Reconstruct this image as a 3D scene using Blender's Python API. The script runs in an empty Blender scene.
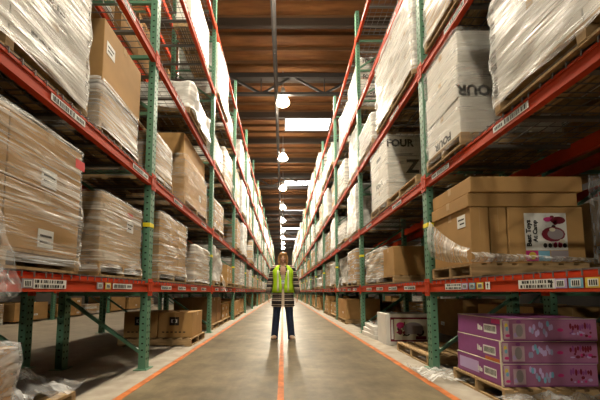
import bpy, bmesh, math, random
from mathutils import Vector, Matrix, noise, Euler
R = random.Random(7)
SC = bpy.context.scene
COL = SC.collection
PI = math.pi
rad = math.radians

# ------------------------------------------------------------------ materials
def new_mat(name):
    m = bpy.data.materials.new(name); m.use_nodes = True
    nt = m.node_tree
    return m, nt, nt.nodes, nt.links, nt.nodes['Principled BSDF']

def mat(name, col, rough=.6, metal=0., var=0., scale=8., spec=.4, bump=0., coord='Object', stretch=(1,1,1)):
    m, nt, N, L, b = new_mat(name)
    b.inputs['Roughness'].default_value = rough; b.inputs['Metallic'].default_value = metal
    b.inputs['Specular IOR Level'].default_value = spec
    b.inputs['Base Color'].default_value = (*col, 1)
    if var or bump:
        tc = N.new('ShaderNodeTexCoord'); mp = N.new('ShaderNodeMapping'); mp.inputs['Scale'].default_value = stretch
        L.new(tc.outputs[coord], mp.inputs['Vector'])
        n = N.new('ShaderNodeTexNoise'); n.inputs['Scale'].default_value = scale; n.inputs['Detail'].default_value = 5
        L.new(mp.outputs[0], n.inputs['Vector'])
        if var:
            r = N.new('ShaderNodeValToRGB')
            r.color_ramp.elements[0].position = .3; r.color_ramp.elements[1].position = .7
            r.color_ramp.elements[0].color = (*[c * (1 - var) for c in col], 1)
            r.color_ramp.elements[1].color = (*[min(1, c * (1 + var * .7)) for c in col], 1)
            L.new(n.outputs['Fac'], r.inputs[0]); L.new(r.outputs[0], b.inputs['Base Color'])
        if bump:
            bp = N.new('ShaderNodeBump'); bp.inputs['Strength'].default_value = bump; bp.inputs['Distance'].default_value = .02
            L.new(n.outputs['Fac'], bp.inputs['Height']); L.new(bp.outputs[0], b.inputs['Normal'])
    return m

def emis(name, col, strength):
    m, nt, N, L, b = new_mat(name)
    b.inputs['Base Color'].default_value = (*col, 1)
    b.inputs['Emission Color'].default_value = (*col, 1); b.inputs['Emission Strength'].default_value = strength
    return m

def math_node(N, op, a=None, b=None, L=None):
    n = N.new('ShaderNodeMath'); n.operation = op
    for i, v in enumerate((a, b)):
        if v is None: continue
        if isinstance(v, (int, float)): n.inputs[i].default_value = v
        else: L.new(v, n.inputs[i])
    return n.outputs[0]

def film_mat(name, base, gain, col=(.86, .85, .82), ang=18, sx=1.6, sy=26):
    """clear stretch film: streaks of wrinkled, milky film over transparent film"""
    m, nt, N, L, b = new_mat(name)
    uv = N.new('ShaderNodeUVMap')
    info = N.new('ShaderNodeObjectInfo')
    outs = []
    for k, (a, sc) in enumerate(((ang, 1.), (-ang * 1.5, .8), (3, .5))):
        mp = N.new('ShaderNodeMapping'); mp.inputs['Rotation'].default_value = (0, 0, rad(a))
        mp.inputs['Scale'].default_value = (sx * sc, sy * sc, 1)
        mp.inputs['Location'].default_value = (k * 7.3, k * 3.1, 0)
        L.new(uv.outputs[0], mp.inputs['Vector'])
        n = N.new('ShaderNodeTexNoise'); n.noise_dimensions = '4D'; n.inputs['Scale'].default_value = 1.; n.inputs['Detail'].default_value = 4
        n.inputs['Roughness'].default_value = .6; n.inputs['Distortion'].default_value = .4
        L.new(mp.outputs[0], n.inputs['Vector'])
        L.new(math_node(N, 'MULTIPLY', info.outputs['Random'], 40., L), n.inputs['W'])
        mr = N.new('ShaderNodeMapRange'); mr.inputs[1].default_value = .52; mr.inputs[2].default_value = .70
        L.new(n.outputs['Fac'], mr.inputs[0]); outs.append(mr.outputs[0])
    s = math_node(N, 'MAXIMUM', math_node(N, 'MAXIMUM', outs[0], outs[1], L), outs[2], L)
    f = math_node(N, 'ADD', math_node(N, 'MULTIPLY', s, gain, L), base, L)
    b.inputs['Base Color'].default_value = (*col, 1); b.inputs['Roughness'].default_value = .28
    b.inputs['Specular IOR Level'].default_value = .6
    bp = N.new('ShaderNodeBump'); bp.inputs['Strength'].default_value = .6; bp.inputs['Distance'].default_value = .01
    L.new(s, bp.inputs['Height']); L.new(bp.outputs[0], b.inputs['Normal'])
    tr = N.new('ShaderNodeBsdfTransparent'); tr.inputs[0].default_value = (.97, .97, .96, 1)
    mx = N.new('ShaderNodeMixShader')
    L.new(f, mx.inputs[0]); L.new(tr.outputs[0], mx.inputs[1]); L.new(b.outputs[0], mx.inputs[2])
    L.new(mx.outputs[0], N['Material Output'].inputs['Surface'])
    return m

M = {}
M['tan'] = mat('tan_cardboard', (.46, .27, .105), .75, var=.18, scale=3., spec=.2)
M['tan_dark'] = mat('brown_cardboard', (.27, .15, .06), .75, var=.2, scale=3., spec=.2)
M['tan_pale'] = mat('pale_cardboard', (.52, .36, .20), .75, var=.15, scale=3., spec=.2)
M['white_card'] = mat('white_cardboard', (.80, .77, .71), .6, var=.08, scale=4., spec=.3)
M['tape'] = mat('packing_tape', (.50, .33, .16), .3, spec=.5)
M['ink'] = mat('black_ink', (.015, .014, .014), .6)
M['paper'] = mat('white_paper', (.78, .78, .75), .6)
M['red_ink'] = mat('red_label', (.65, .03, .03), .5)
M['film'] = film_mat('clear_stretch_film', .08, .62)
M['film_thin'] = film_mat('thin_clear_stretch_film', .05, .34)
M['film_white'] = film_mat('milky_stretch_film', .22, .62)
M['film_bag'] = film_mat('milky_plastic_bag', .5, .45, ang=40, sx=4, sy=9)
M['film_loose'] = film_mat('crumpled_clear_film', .12, .5, ang=35, sx=5, sy=12, col=(.8, .8, .8))
M['wood'] = mat('pallet_wood', (.42, .28, .14), .8, var=.35, scale=5., stretch=(1, 6, 6), spec=.2)
M['orange'] = mat('orange_rack_steel', (.50, .045, .007), .55, var=.15, scale=4., spec=.25)
M['gal'] = mat('galvanised_wire', (.16, .15, .14), .5, metal=.3)
M['band'] = mat('yellow_tape', (.85, .72, .02), .5)
M['steel_dark'] = mat('dark_painted_steel', (.035, .032, .03), .5, spec=.4)
M['steel_grey'] = mat('grey_painted_steel', (.22, .23, .23), .5, spec=.4)
M['wall'] = mat('painted_concrete_wall', (.09, .075, .06), .85, var=.15, scale=.6)
M['joist'] = mat('joist_wood', (.13, .06, .022), .8, var=.3, scale=3., stretch=(.4, 4, 4))
M['beamwood'] = mat('dark_timber_beam', (.035, .022, .014), .7, var=.2, scale=3., stretch=(.4, 4, 4))
M['line'] = mat('orange_floor_paint', (.52, .15, .032), .6, var=.4, scale=9.)
M['skylight'] = emis('daylit_skylight_panel', (.95, .97, 1.), 9.)
M['lampglass'] = emis('lit_refractor_glass', (1., .88, .685), 110.)
M['lamplens'] = emis('lit_lamp_lens', (1., .88, .685), 830.)
M['lamp_housing'] = mat('cast_lamp_housing', (.35, .34, .32), .45, metal=.5)
M['purple'] = mat('purple_printed_card', (.26, .07, .235), .45, var=.18, scale=5., spec=.4)
M['pink'] = mat('pink_printed_card', (.36, .145, .27), .45, var=.3, scale=4., spec=.4)
M['pinkpale'] = mat('pale_pink_print', (.55, .40, .46), .5)
M['bluegrey'] = mat('blue_grey_print', (.30, .32, .50), .5)
M['lilac'] = mat('lilac_print', (.50, .38, .66), .5)
M['rose'] = mat('rose_print', (.60, .04, .22), .5)
M['maroon'] = mat('maroon_print', (.18, .012, .03), .5)
M['skyblue'] = mat('blue_print', (.18, .42, .58), .5)
M['cream'] = mat('cream_print', (.72, .66, .52), .5)
M['yellowprint'] = mat('yellow_print', (.75, .55, .08), .5)
M['greyprint'] = mat('grey_print', (.32, .28, .30), .5)
M['teal'] = mat('teal_print', (.05, .45, .50), .5)

def post_mat():
    m, nt, N, L, b = new_mat('green_perforated_steel')
    tc = N.new('ShaderNodeTexCoord'); sp = N.new('ShaderNodeSeparateXYZ'); L.new(tc.outputs['Object'], sp.inputs[0])
    n = N.new('ShaderNodeTexNoise'); n.inputs['Scale'].default_value = 3.
    L.new(tc.outputs['Object'], n.inputs['Vector'])
    r = N.new('ShaderNodeValToRGB'); r.color_ramp.elements[0].color = (.075, .19, .115, 1); r.color_ramp.elements[1].color = (.13, .29, .185, 1)
    L.new(n.outputs['Fac'], r.inputs[0])
    L.new(r.outputs[0], b.inputs['Base Color']); b.inputs['Roughness'].default_value = .45
    return m
M['green'] = post_mat()
M['hole'] = mat('post_slot_shadow', (.012, .02, .015), .9)

def floor_mat():
    m, nt, N, L, b = new_mat('sealed_concrete_floor')
    tc = N.new('ShaderNodeTexCoord'); sp = N.new('ShaderNodeSeparateXYZ'); L.new(tc.outputs['Object'], sp.inputs[0])
    n1 = N.new('ShaderNodeTexNoise'); n1.inputs['Scale'].default_value = .9; n1.inputs['Detail'].default_value = 7; n1.inputs['Roughness'].default_value = .62
    L.new(tc.outputs['Object'], n1.inputs['Vector'])
    r1 = N.new('ShaderNodeValToRGB'); e = r1.color_ramp.elements
    e[0].position = .36; e[0].color = (.11, .085, .048, 1); e[1].position = .64; e[1].color = (.24, .19, .115, 1)
    L.new(n1.outputs['Fac'], r1.inputs[0])
    # long tyre scuffs along the aisle
    mp = N.new('ShaderNodeMapping'); mp.inputs['Scale'].default_value = (9, .35, 1); L.new(tc.outputs['Object'], mp.inputs['Vector'])
    n2 = N.new('ShaderNodeTexNoise'); n2.inputs['Scale'].default_value = 1.; n2.inputs['Detail'].default_value = 4; L.new(mp.outputs[0], n2.inputs['Vector'])
    mr = N.new('ShaderNodeMapRange'); mr.inputs[1].default_value = .5; mr.inputs[2].default_value = .8; mr.inputs[3].default_value = 1.; mr.inputs[4].default_value = .78
    L.new(n2.outputs['Fac'], mr.inputs[0])
    n4 = N.new('ShaderNodeTexNoise'); n4.inputs['Scale'].default_value = 3.2; n4.inputs['Detail'].default_value = 8; n4.inputs['Roughness'].default_value = .7
    L.new(tc.outputs['Object'], n4.inputs['Vector'])
    m4 = N.new('ShaderNodeMapRange'); m4.inputs[1].default_value = .36; m4.inputs[2].default_value = .62; m4.inputs[3].default_value = .62; m4.inputs[4].default_value = 1.12
    L.new(n4.outputs['Fac'], m4.inputs[0])
    mot = math_node(N, 'MULTIPLY', mr.outputs[0], m4.outputs[0], L)
    mul = N.new('ShaderNodeMix'); mul.data_type = 'RGBA'; mul.blend_type = 'MULTIPLY'; mul.inputs[0].default_value = 1.
    L.new(r1.outputs[0], mul.inputs[6]); L.new(mot, mul.inputs[7])
    # pale unsealed strip under the rack edges
    ax = math_node(N, 'ABSOLUTE', math_node(N, 'SUBTRACT', sp.outputs['X'], .03, L), None, L)
    wob = math_node(N, 'ADD', ax, math_node(N, 'MULTIPLY', math_node(N, 'SUBTRACT', n1.outputs['Fac'], .5, L), .12, L), L)
    s = N.new('ShaderNodeMapRange'); s.inputs[1].default_value = 1.40; s.inputs[2].default_value = 1.46; L.new(wob, s.inputs[0])
    s2 = N.new('ShaderNodeMapRange'); s2.inputs[1].default_value = 2.6; s2.inputs[2].default_value = 3.6; s2.inputs[3].default_value = 1; s2.inputs[4].default_value = .35; L.new(wob, s2.inputs[0])
    st = math_node(N, 'MULTIPLY', s.outputs[0], s2.outputs[0], L)
    n3 = N.new('ShaderNodeTexNoise'); n3.inputs['Scale'].default_value = 6.; n3.inputs['Detail'].default_value = 6; L.new(tc.outputs['Object'], n3.inputs['Vector'])
    r3 = N.new('ShaderNodeValToRGB'); e = r3.color_ramp.elements
    e[0].position = .3; e[0].color = (.29, .245, .19, 1); e[1].position = .7; e[1].color = (.42, .37, .30, 1)
    L.new(n3.outputs['Fac'], r3.inputs[0])
    mx = N.new('ShaderNodeMix'); mx.data_type = 'RGBA'; L.new(st, mx.inputs[0]); L.new(mul.outputs[2], mx.inputs[6]); L.new(r3.outputs[0], mx.inputs[7])
    L.new(mx.outputs[2], b.inputs['Base Color'])
    ro = N.new('ShaderNodeMix'); ro.data_type = 'FLOAT'; L.new(st, ro.inputs[0]); ro.inputs[2].default_value = .43; ro.inputs[3].default_value = .7
    L.new(ro.outputs[0], b.inputs['Roughness'])
    b.inputs['Specular IOR Level'].default_value = .35
    bp = N.new('ShaderNodeBump'); bp.inputs['Strength'].default_value = .05; bp.inputs['Distance'].default_value = .005
    L.new(n3.outputs['Fac'], bp.inputs['Height']); L.new(bp.outputs[0], b.inputs['Normal'])
    return m
M['floor'] = floor_mat()

def ceil_mat():
    m, nt, N, L, b = new_mat('plywood_roof_deck')
    tc = N.new('ShaderNodeTexCoord'); mp = N.new('ShaderNodeMapping'); mp.inputs['Scale'].default_value = (.5, 3, 1); L.new(tc.outputs['Object'], mp.inputs['Vector'])
    n = N.new('ShaderNodeTexNoise'); n.inputs['Scale'].default_value = 2.; n.inputs['Detail'].default_value = 6; L.new(mp.outputs[0], n.inputs['Vector'])
    r = N.new('ShaderNodeValToRGB'); e = r.color_ramp.elements
    e[0].position = .3; e[0].color = (.13, .05, .013, 1); e[1].position = .7; e[1].color = (.27, .115, .032, 1)
    L.new(n.outputs['Fac'], r.inputs[0]); L.new(r.outputs[0], b.inputs['Base Color']); b.inputs['Roughness'].default_value = .8
    return m
M['ceil'] = ceil_mat()

# ------------------------------------------------------------------ mesh helpers
class MB:
    def __init__(s): s.bm = bmesh.new(); s.uv = s.bm.loops.layers.uv.new('UVMap')
    def box(s, x0, x1, y0, y1, z0, z1, mi=0, bevel=0., rot=0.):
        r = bmesh.ops.create_cube(s.bm, size=1.)
        vs = r['verts']
        T = Matrix.Translation(((x0+x1)/2, (y0+y1)/2, (z0+z1)/2)) @ Matrix.Rotation(rot, 4, 'Z') @ Matrix.Diagonal((abs(x1-x0), abs(y1-y0), abs(z1-z0), 1))
        bmesh.ops.transform(s.bm, matrix=T, verts=vs)
        fs = list({f for v in vs for f in v.link_faces})
        for f in fs: f.material_index = mi
        if bevel:
            es = list({e for v in vs for e in v.link_edges})
            bmesh.ops.bevel(s.bm, geom=es, offset=bevel, segments=2, affect='EDGES', profile=.5)
        return s
    def bar(s, p0, p1, wx, wy=None, mi=0):
        p0, p1 = Vector(p0), Vector(p1); wy = wy or wx
        d = p1 - p0
        r = bmesh.ops.create_cube(s.bm, size=1.)
        q = d.to_track_quat('Z', 'Y').to_matrix().to_4x4()
        T = Matrix.Translation((p0+p1)/2) @ q @ Matrix.Diagonal((wx, wy, d.length, 1))
        bmesh.ops.transform(s.bm, matrix=T, verts=r['verts'])
        for f in {f for v in r['verts'] for f in v.link_faces}: f.material_index = mi
        return s
    def cone(s, p0, p1, r0, r1, n=12, mi=0, caps=True):
        p0, p1 = Vector(p0), Vector(p1); d = p1-p0
        r = bmesh.ops.create_cone(s.bm, cap_ends=caps, segments=n, radius1=r0, radius2=r1, depth=d.length)
        q = d.to_track_quat('Z', 'Y').to_matrix().to_4x4()
        bmesh.ops.transform(s.bm, matrix=Matrix.Translation((p0+p1)/2) @ q, verts=r['verts'])
        for f in {f for v in r['verts'] for f in v.link_faces}: f.material_index = mi; f.smooth = True
        return s
    def ball(s, c, r, mi=0, seg=16):
        r = (r, r, r) if isinstance(r, (int, float)) else r
        q = bmesh.ops.create_uvsphere(s.bm, u_segments=seg, v_segments=seg*2//3, radius=1.)
        bmesh.ops.transform(s.bm, matrix=Matrix.Translation(c) @ Matrix.Diagonal((*r, 1)), verts=q['verts'])
        for f in {f for v in q['verts'] for f in v.link_faces}: f.material_index = mi; f.smooth = True
        return s
    def quad(s, pts, mi=0):
        f = s.bm.faces.new([s.bm.verts.new(p) for p in pts]); f.material_index = mi
        return s
    def disc(s, c, rx, ry, u, v, mi=0, n=14):
        c, u, v = Vector(c), Vector(u), Vector(v)
        return s.quad([c + u*rx*math.cos(2*PI*i/n) + v*ry*math.sin(2*PI*i/n) for i in range(n)], mi)
    def add(s, me, T, mi=None):
        n0 = len(s.bm.verts); f0 = len(s.bm.faces)
        s.bm.from_mesh(me)
        s.bm.verts.ensure_lookup_table(); s.bm.faces.ensure_lookup_table()
        bmesh.ops.transform(s.bm, matrix=T, verts=s.bm.verts[n0:])
        if mi is not None:
            for f in s.bm.faces[f0:]: f.material_index = mi
        return s
    def grid(s, P, mi=0, closed=False, uvs=None, smooth=True):
        """P[row][col] of points"""
        V = [[s.bm.verts.new(p) for p in row] for row in P]
        nc = len(P[0])
        for i in range(len(P)-1):
            for j in range(nc if closed else nc-1):
                j2 = (j+1) % nc
                f = s.bm.faces.new((V[i][j], V[i][j2], V[i+1][j2], V[i+1][j]))
                f.material_index = mi; f.smooth = smooth
                if uvs:
                    for lp, (a, b) in zip(f.loops, ((i, j), (i, j+1), (i+1, j+1), (i+1, j))): lp[s.uv].uv = uvs(a, b)
        return V
    def me(s, name, mats, recalc=True):
        if recalc: bmesh.ops.recalc_face_normals(s.bm, faces=s.bm.faces)
        me = bpy.data.meshes.new(name); s.bm.to_mesh(me); s.bm.free()
        for m in mats: me.materials.append(M[m] if isinstance(m, str) else m)
        return me

def link(name, me, parent=None, loc=(0, 0, 0), rotz=0.):
    o = bpy.data.objects.new(name, me); COL.objects.link(o)
    o.location = loc; o.rotation_euler = (0, 0, rotz); o.parent = parent
    return o
def tag(o, label, cat, group=None):
    o['label'] = label; o['category'] = cat
    if group: o['group'] = group
    return o
def thing(name, label, cat, loc=(0, 0, 0), rotz=0., group=None):
    return tag(link(name, None, None, loc, rotz), label, cat, group)
def struct(name, me, loc=(0, 0, 0)):
    o = link(name, me, None, loc); o['kind'] = 'structure'; return o

_txt = {}
def text_me(body, size):
    k = (body, size)
    if k not in _txt:
        c = bpy.data.curves.new('lettering', 'FONT'); c.body = body; c.size = size; c.resolution_u = 2
        c.align_x = 'CENTER'; c.align_y = 'CENTER'; c.offset = size * .045
        o = bpy.data.objects.new('lettering', c); COL.objects.link(o)
        dg = bpy.context.evaluated_depsgraph_get()
        _txt[k] = bpy.data.meshes.new_from_object(o.evaluated_get(dg))
        bpy.data.objects.remove(o); bpy.data.curves.remove(c)
    return _txt[k]
FACE = {  # rotation that turns text (in XY, facing +Z) towards a side
    '-y': Matrix.Rotation(PI/2, 4, 'X'),
    '+y': Matrix.Rotation(PI, 4, 'Z') @ Matrix.Rotation(PI/2, 4, 'X'),
    '+x': Matrix.Rotation(PI/2, 4, 'Z') @ Matrix.Rotation(PI/2, 4, 'X'),
    '-x': Matrix.Rotation(-PI/2, 4, 'Z') @ Matrix.Rotation(PI/2, 4, 'X'),
}
def text(mb, body, size, pos, face, mi, spin=0.):
    mb.add(text_me(body, size), Matrix.Translation(pos) @ FACE[face] @ Matrix.Rotation(spin, 4, 'Z'), mi)

# ------------------------------------------------------------------ camera
cam = bpy.data.cameras.new('camera'); co = bpy.data.objects.new('camera', cam); COL.objects.link(co)
CH = .887; FPX = 275.
cam.sensor_width = 36; cam.lens = FPX / 600 * 36
cam.shift_x = 17 / 600; cam.shift_y = 72 / 600
co.location = (0, 0, CH); co.rotation_euler = (rad(90 + 4.13), 0, 0)
cam.clip_start = .05; cam.clip_end = 200
SC.camera = co

# ------------------------------------------------------------------ the setting
YEND = 58.; XW = 9.3; CEIL = 10.25
struct('floor', MB().box(-XW, XW, -10, YEND, -.2, 0).me('floor', ['floor']))
mb = MB().box(-XW, XW, -10, YEND, CEIL, CEIL+.1)
y = -9.6
while y < YEND:
    mb.box(-XW, XW, y-.025, y+.025, CEIL-.13, CEIL, 1); y += .61
struct('ceiling', mb.me('ceiling', ['ceil', 'joist']))
struct('wall_back', MB().box(-XW, XW, YEND, YEND+.2, 0, CEIL).me('wall_back', ['wall']))
struct('wall_front', MB().box(-XW, XW, -10.2, -10, 0, CEIL).me('wall_front', ['wall']))
struct('wall_left', MB().box(-XW-.2, -XW, -10, YEND, 0, CEIL).me('wall_left', ['wall']))
struct('wall_right', MB().box(XW, XW+.2, -10, YEND, 0, CEIL).me('wall_right', ['wall']))
for i, (x, w) in enumerate(((-1.37, .07), (-.02, .055), (1.43, .07))):
    struct('trim_%d' % (i+1), MB().box(x-w/2, x+w/2, -1, YEND-1, 0, .002).me('trim', ['line']))
# timber purlins and steel trusses under the deck
k = 0
y = 8.7 - 2.44*3
while y < YEND:
    k += 1
    o = struct('ceiling_purlin' + ('' if k == 1 else '.%03d' % (k-1)), MB().box(-XW, XW, -.06, .06, CEIL-.42, CEIL-.13).me('ceiling_purlin', ['beamwood']), (0, y, 0))
    y += 2.44
TR = [.9, 10.75, 20.7, 30.6, 40.5, 50.4]
def truss_me():
    m = MB(); zt, zb = CEIL-.5, CEIL-1.25
    m.box(-XW, XW, -.11, .11, zt-.1, zt+.08); m.box(-XW, XW, -.06, .06, zb-.06, zb+.04)
    p = 2.6; x = -XW+.6
    i = 0
    while x + p/2 < XW:
        m.bar((x, 0, zb), (x+p/2, 0, zt), .08, .08); m.bar((x+p/2, 0, zt), (x+p, 0, zb), .08, .08)
        m.bar((x, 0, zb), (x, 0, zt), .04, .04); x += p
    return m.me('ceiling_truss', ['steel_dark'])
tm = truss_me()
for i, y in enumerate(TR): struct('ceiling_truss' + ('' if i == 0 else '.%03d' % i), tm, (0, y, 0))
# skylights
NS = 0
for y in (6.4, 14.45, 22.8, 31., 39.2, 47.6):
    for x in (1.35, -6.4, 7.2):
        NS += 1
        o = struct('window_%d' % NS, MB().box(-1.2, 1.2, -.6, .6, CEIL-.16, CEIL-.14).me('window', ['skylight']), (x, y, 0))
        fr = MB()
        for a in ((-1.26, -1.2, -.66, .66), (1.2, 1.26, -.66, .66), (-1.2, 1.2, -.66, -.6), (-1.2, 1.2, .6, .66)): fr.box(*a, CEIL-.2, CEIL-.13)
        link('window_frame', fr.me('window_frame', ['steel_grey']), o)
# pipe
pp = MB().cone((-.27, -1, CEIL-1.42), (-.27, YEND-2, CEIL-1.42), .075, .075, 14)
y = 1.
while y < YEND-4:
    pp.bar((-.27, y, CEIL-1.36), (-.27, y, CEIL-.13), .025); pp.cone((-.27, y+1.2, CEIL-1.42), (-.27, y+1.2, CEIL-1.62), .02, .035, 8); y += 3.1
tag(link('sprinkler_pipe', pp.me('sprinkler_pipe', ['steel_dark'])), 'long dark sprinkler main running under the roof above the aisle', 'pipe')

# lamps
ORD = 'first second third fourth fifth sixth seventh eighth ninth tenth eleventh twelfth thirteenth fourteenth fifteenth sixteenth seventeenth eighteenth nineteenth twentieth'.split()
lamp_glass = MB()
prof = [(.10, 0.), (.16, -.06), (.24, -.2), (.27, -.3), (.20, -.36), (.0001, -.39)]
lamp_glass.grid([[(r*math.cos(2*PI*j/14), r*math.sin(2*PI*j/14), z) for j in range(14)] for r, z in prof], closed=True)
for f in lamp_glass.bm.faces:
    if f.calc_center_median().z < -.31: f.material_index = 1
lamp_glass = lamp_glass.me('refractor', ['lampglass', 'lamplens'])
lamp_body = MB().cone((0, 0, 0), (0, 0, .08), .12, .12, 14).cone((0, 0, .08), (0, 0, .32), .11, .085, 14).cone((0, 0, .32), (0, 0, .38), .05, .03, 10).me('ballast_housing', ['lamp_housing'])
LZ = 9.02
def lamp(x, y, label, group=None):
    t = thing('high_bay_lamp', label, 'lamp', (x, y, LZ), 0, group)
    link('ballast_housing', lamp_body, t); link('refractor', lamp_glass, t)
    link('hanging_rod', MB().cone((0, 0, .37), (0, 0, CEIL-LZ-.13), .012, .012, 8).me('hanging_rod', ['steel_grey']), t)
for i in range(11):
    lamp(.0, 6.1 + 4.8*(i-1), 'lit high bay lamp over the aisle, %s one from the front wall' % ORD[i])
for s, nm in ((-1, 'left'), (1, 'right')):
    for i in range(2 if s < 0 else 1):
        lamp(s*5.6, (7.5 if s < 0 else 16.) + 9.6*i, 'lit high bay lamp over the neighbouring aisle beyond the %s rack, %s one' % (nm, ORD[i]))

# added, unseen floodlights behind the camera, lighting near carton faces and the person
M['added_floodlens'] = emis('added_floodlight_lens', (1., .90, .72), 900.)
for s, nm in ((-1, 'left'), (1, 'right')):
    t = thing('added_floodlight', 'added unseen floodlight on the wall behind the camera, %s one of two' % nm, 'lamp', (s*.8, -9.98, 3.))
    link('housing', MB().box(-.2, .2, .02, .16, -.15, .15, 0, .01).me('housing', ['lamp_housing']), t)
    link('lens', MB().box(-.16, .16, .161, .168, -.11, .11).me('lens', ['added_floodlens']), t)
    link('bracket', MB().box(-.04, .04, -.02, .02, -.2, .2).me('bracket', ['steel_grey']), t)
# ------------------------------------------------------------------ racks
BAY = 2.82; NB = 18
U = [3.25 + BAY*(k-1) for k in range(NB+1)]
LV = {'left': [.95, 2.22, 3.78, 5.5, 7.1], 'right': [.95, 2.2, 3.63, 5.12, 6.76]}
TOP = {'left': 8.05, 'right': 7.5}
FX = {'left': -1.575, 'right': 1.71}     # front face of the posts
DEPTH = 1.03
_pm = {}
def post_me(h, side):
    k = (h, side)
    if k not in _pm:
        m = MB(); w = .04
        m.box(-w, w, -.045, .045, 0, h)
        z = .12
        while z < h - .05:      # two columns of keyhole slots, front and both flanks
            for yy in (-.022, .022):
                m.box(side*(-w)-.0008, side*(-w)+.0008, yy-.008, yy+.008, z-.011, z+.011, 1)
            m.box(-.012, .012, -.0458, -.0442, z+.025-.008, z+.025+.008, 1)
            z += .075
        _pm[k] = m.me('post', ['green', 'hole'])
    return _pm[k]
_cache = {}
def cached(key, f):
    if key not in _cache: _cache[key] = f()
    return _cache[key]
def braces(fr, h, d, sd):
    """horizontal and diagonal struts welded between the two posts, each a mesh of its own"""
    a, b = .04, d-.04; z = .16; up = True
    flat = cached('brace_h', lambda: MB().bar((a, 0, 0), (b, 0, 0), .03, .04).me('brace', ['green']))
    diag = cached('brace_d', lambda: MB().bar((a, 0, 0), (b, 0, .66), .03, .035).me('brace', ['green']))
    while z + .78 < h:
        if up: link('brace', diag, fr, (0, 0, z))
        link('brace', flat, fr, (0, 0, z+.70))
        up = not up or z > 3.5; z += .74
def rail_me(sd):
    m = MB(); l = BAY/2 - .048
    m.box(0, .05*sd, -l, l, -.062, .04, 0); m.box(.02*sd, .05*sd, -l, l, .04, .062, 0)
    m.box(-.006*sd, .0, -l, l, -.062, -.045, 0); m.box(-.006*sd, .0, -l, l, .02, .04, 0)
    for e in (-1, 1):
        m.box(-.012*sd, -.004*sd, e*(l-.002), e*(l+.046), -.11, .09, 0)
        m.cone((-.012*sd, e*(l+.022), -.06), (-.018*sd, e*(l+.022), -.06), .009, .009, 8)
        m.cone((-.012*sd, e*(l+.022), .05), (-.018*sd, e*(l+.022), .05), .009, .009, 8)
    return m.me('crossbeam', ['orange'])
def deck_me(sd):
    m = MB(); l = 1.27; d = DEPTH
    n = 15
    for i in range(n+1):
        yy = -l/2 + l*i/n
        m.bar((-.008*sd, yy, .066), ((d-.0)*sd, yy, .066), .006)
        m.bar((-.008*sd, yy, .066), (-.008*sd, yy, .03), .006)
    for i in range(9):
        xx = (.02 + (d-.04)*i/8)*sd
        m.bar((xx, -l/2, .070), (xx, l/2, .070), .006)
    for i in range(3):
        yy = -l/2 + l*(i+.5)/3
        m.box(.05*sd, (d-.05)*sd, yy-.02, yy+.02, .035, .062)
    return m.me('wire_deck', ['gal'])
def label_me(kind, sd):
    """paper location label on the rail face; kind: bars / tworow / tag colour / arrow"""
    m = MB()
    def q(y0, y1, z0, z1, mi, o=.001): m.box(-.0065*sd-o*sd, -.0065*sd, min(y0, y1), max(y0, y1), z0, z1, mi)
    rr = random.Random(hash(kind) % 97 if False else len(kind)*7)
    if kind == 'bars':
        q(-.16, .16, -.035, .015, 0)
        y = -.145
        while y < .05:
            w = rr.choice((.004, .008, .012)); q(y, y+w, -.028, .008, 1, .002); y += w + rr.choice((.005, .01))
        for k in range(5): q(.07+k*.016, .08+k*.016, -.022, .002, 1, .002)
    elif kind == 'tworow':
        q(-.13, .13, -.042, .02, 0)
        for z in (-.036, -.006):
            y = -.12
            while y < .11:
                w = rr.choice((.006, .01, .016)); q(y, y+w, z, z+.02, 1, .002); y += w + rr.choice((.006, .012))
    elif kind == 'arrow':
        q(-.025, .025, -.042, .02, 0); q(-.004, .004, -.034, 0, 1, .002)
        a = -.0085*sd
        m.quad([(a, -.014, -.006), (a, .014, -.006), (a, 0, .014)], 1)
    else:
        q(-.04, .04, -.04, .018, 2); q(-.026, .026, -.032, .01, 0, .002)
        for k in range(4): q(-.02+k*.011, -.014+k*.011, -.026, .004, 1, .003)
    return m.me('location_label', ['paper', 'ink', {'pink': 'lilac', 'blue': 'skyblue', 'yellow': 'yellowprint', 'grey': 'greyprint'}.get(kind, 'paper')])

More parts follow.
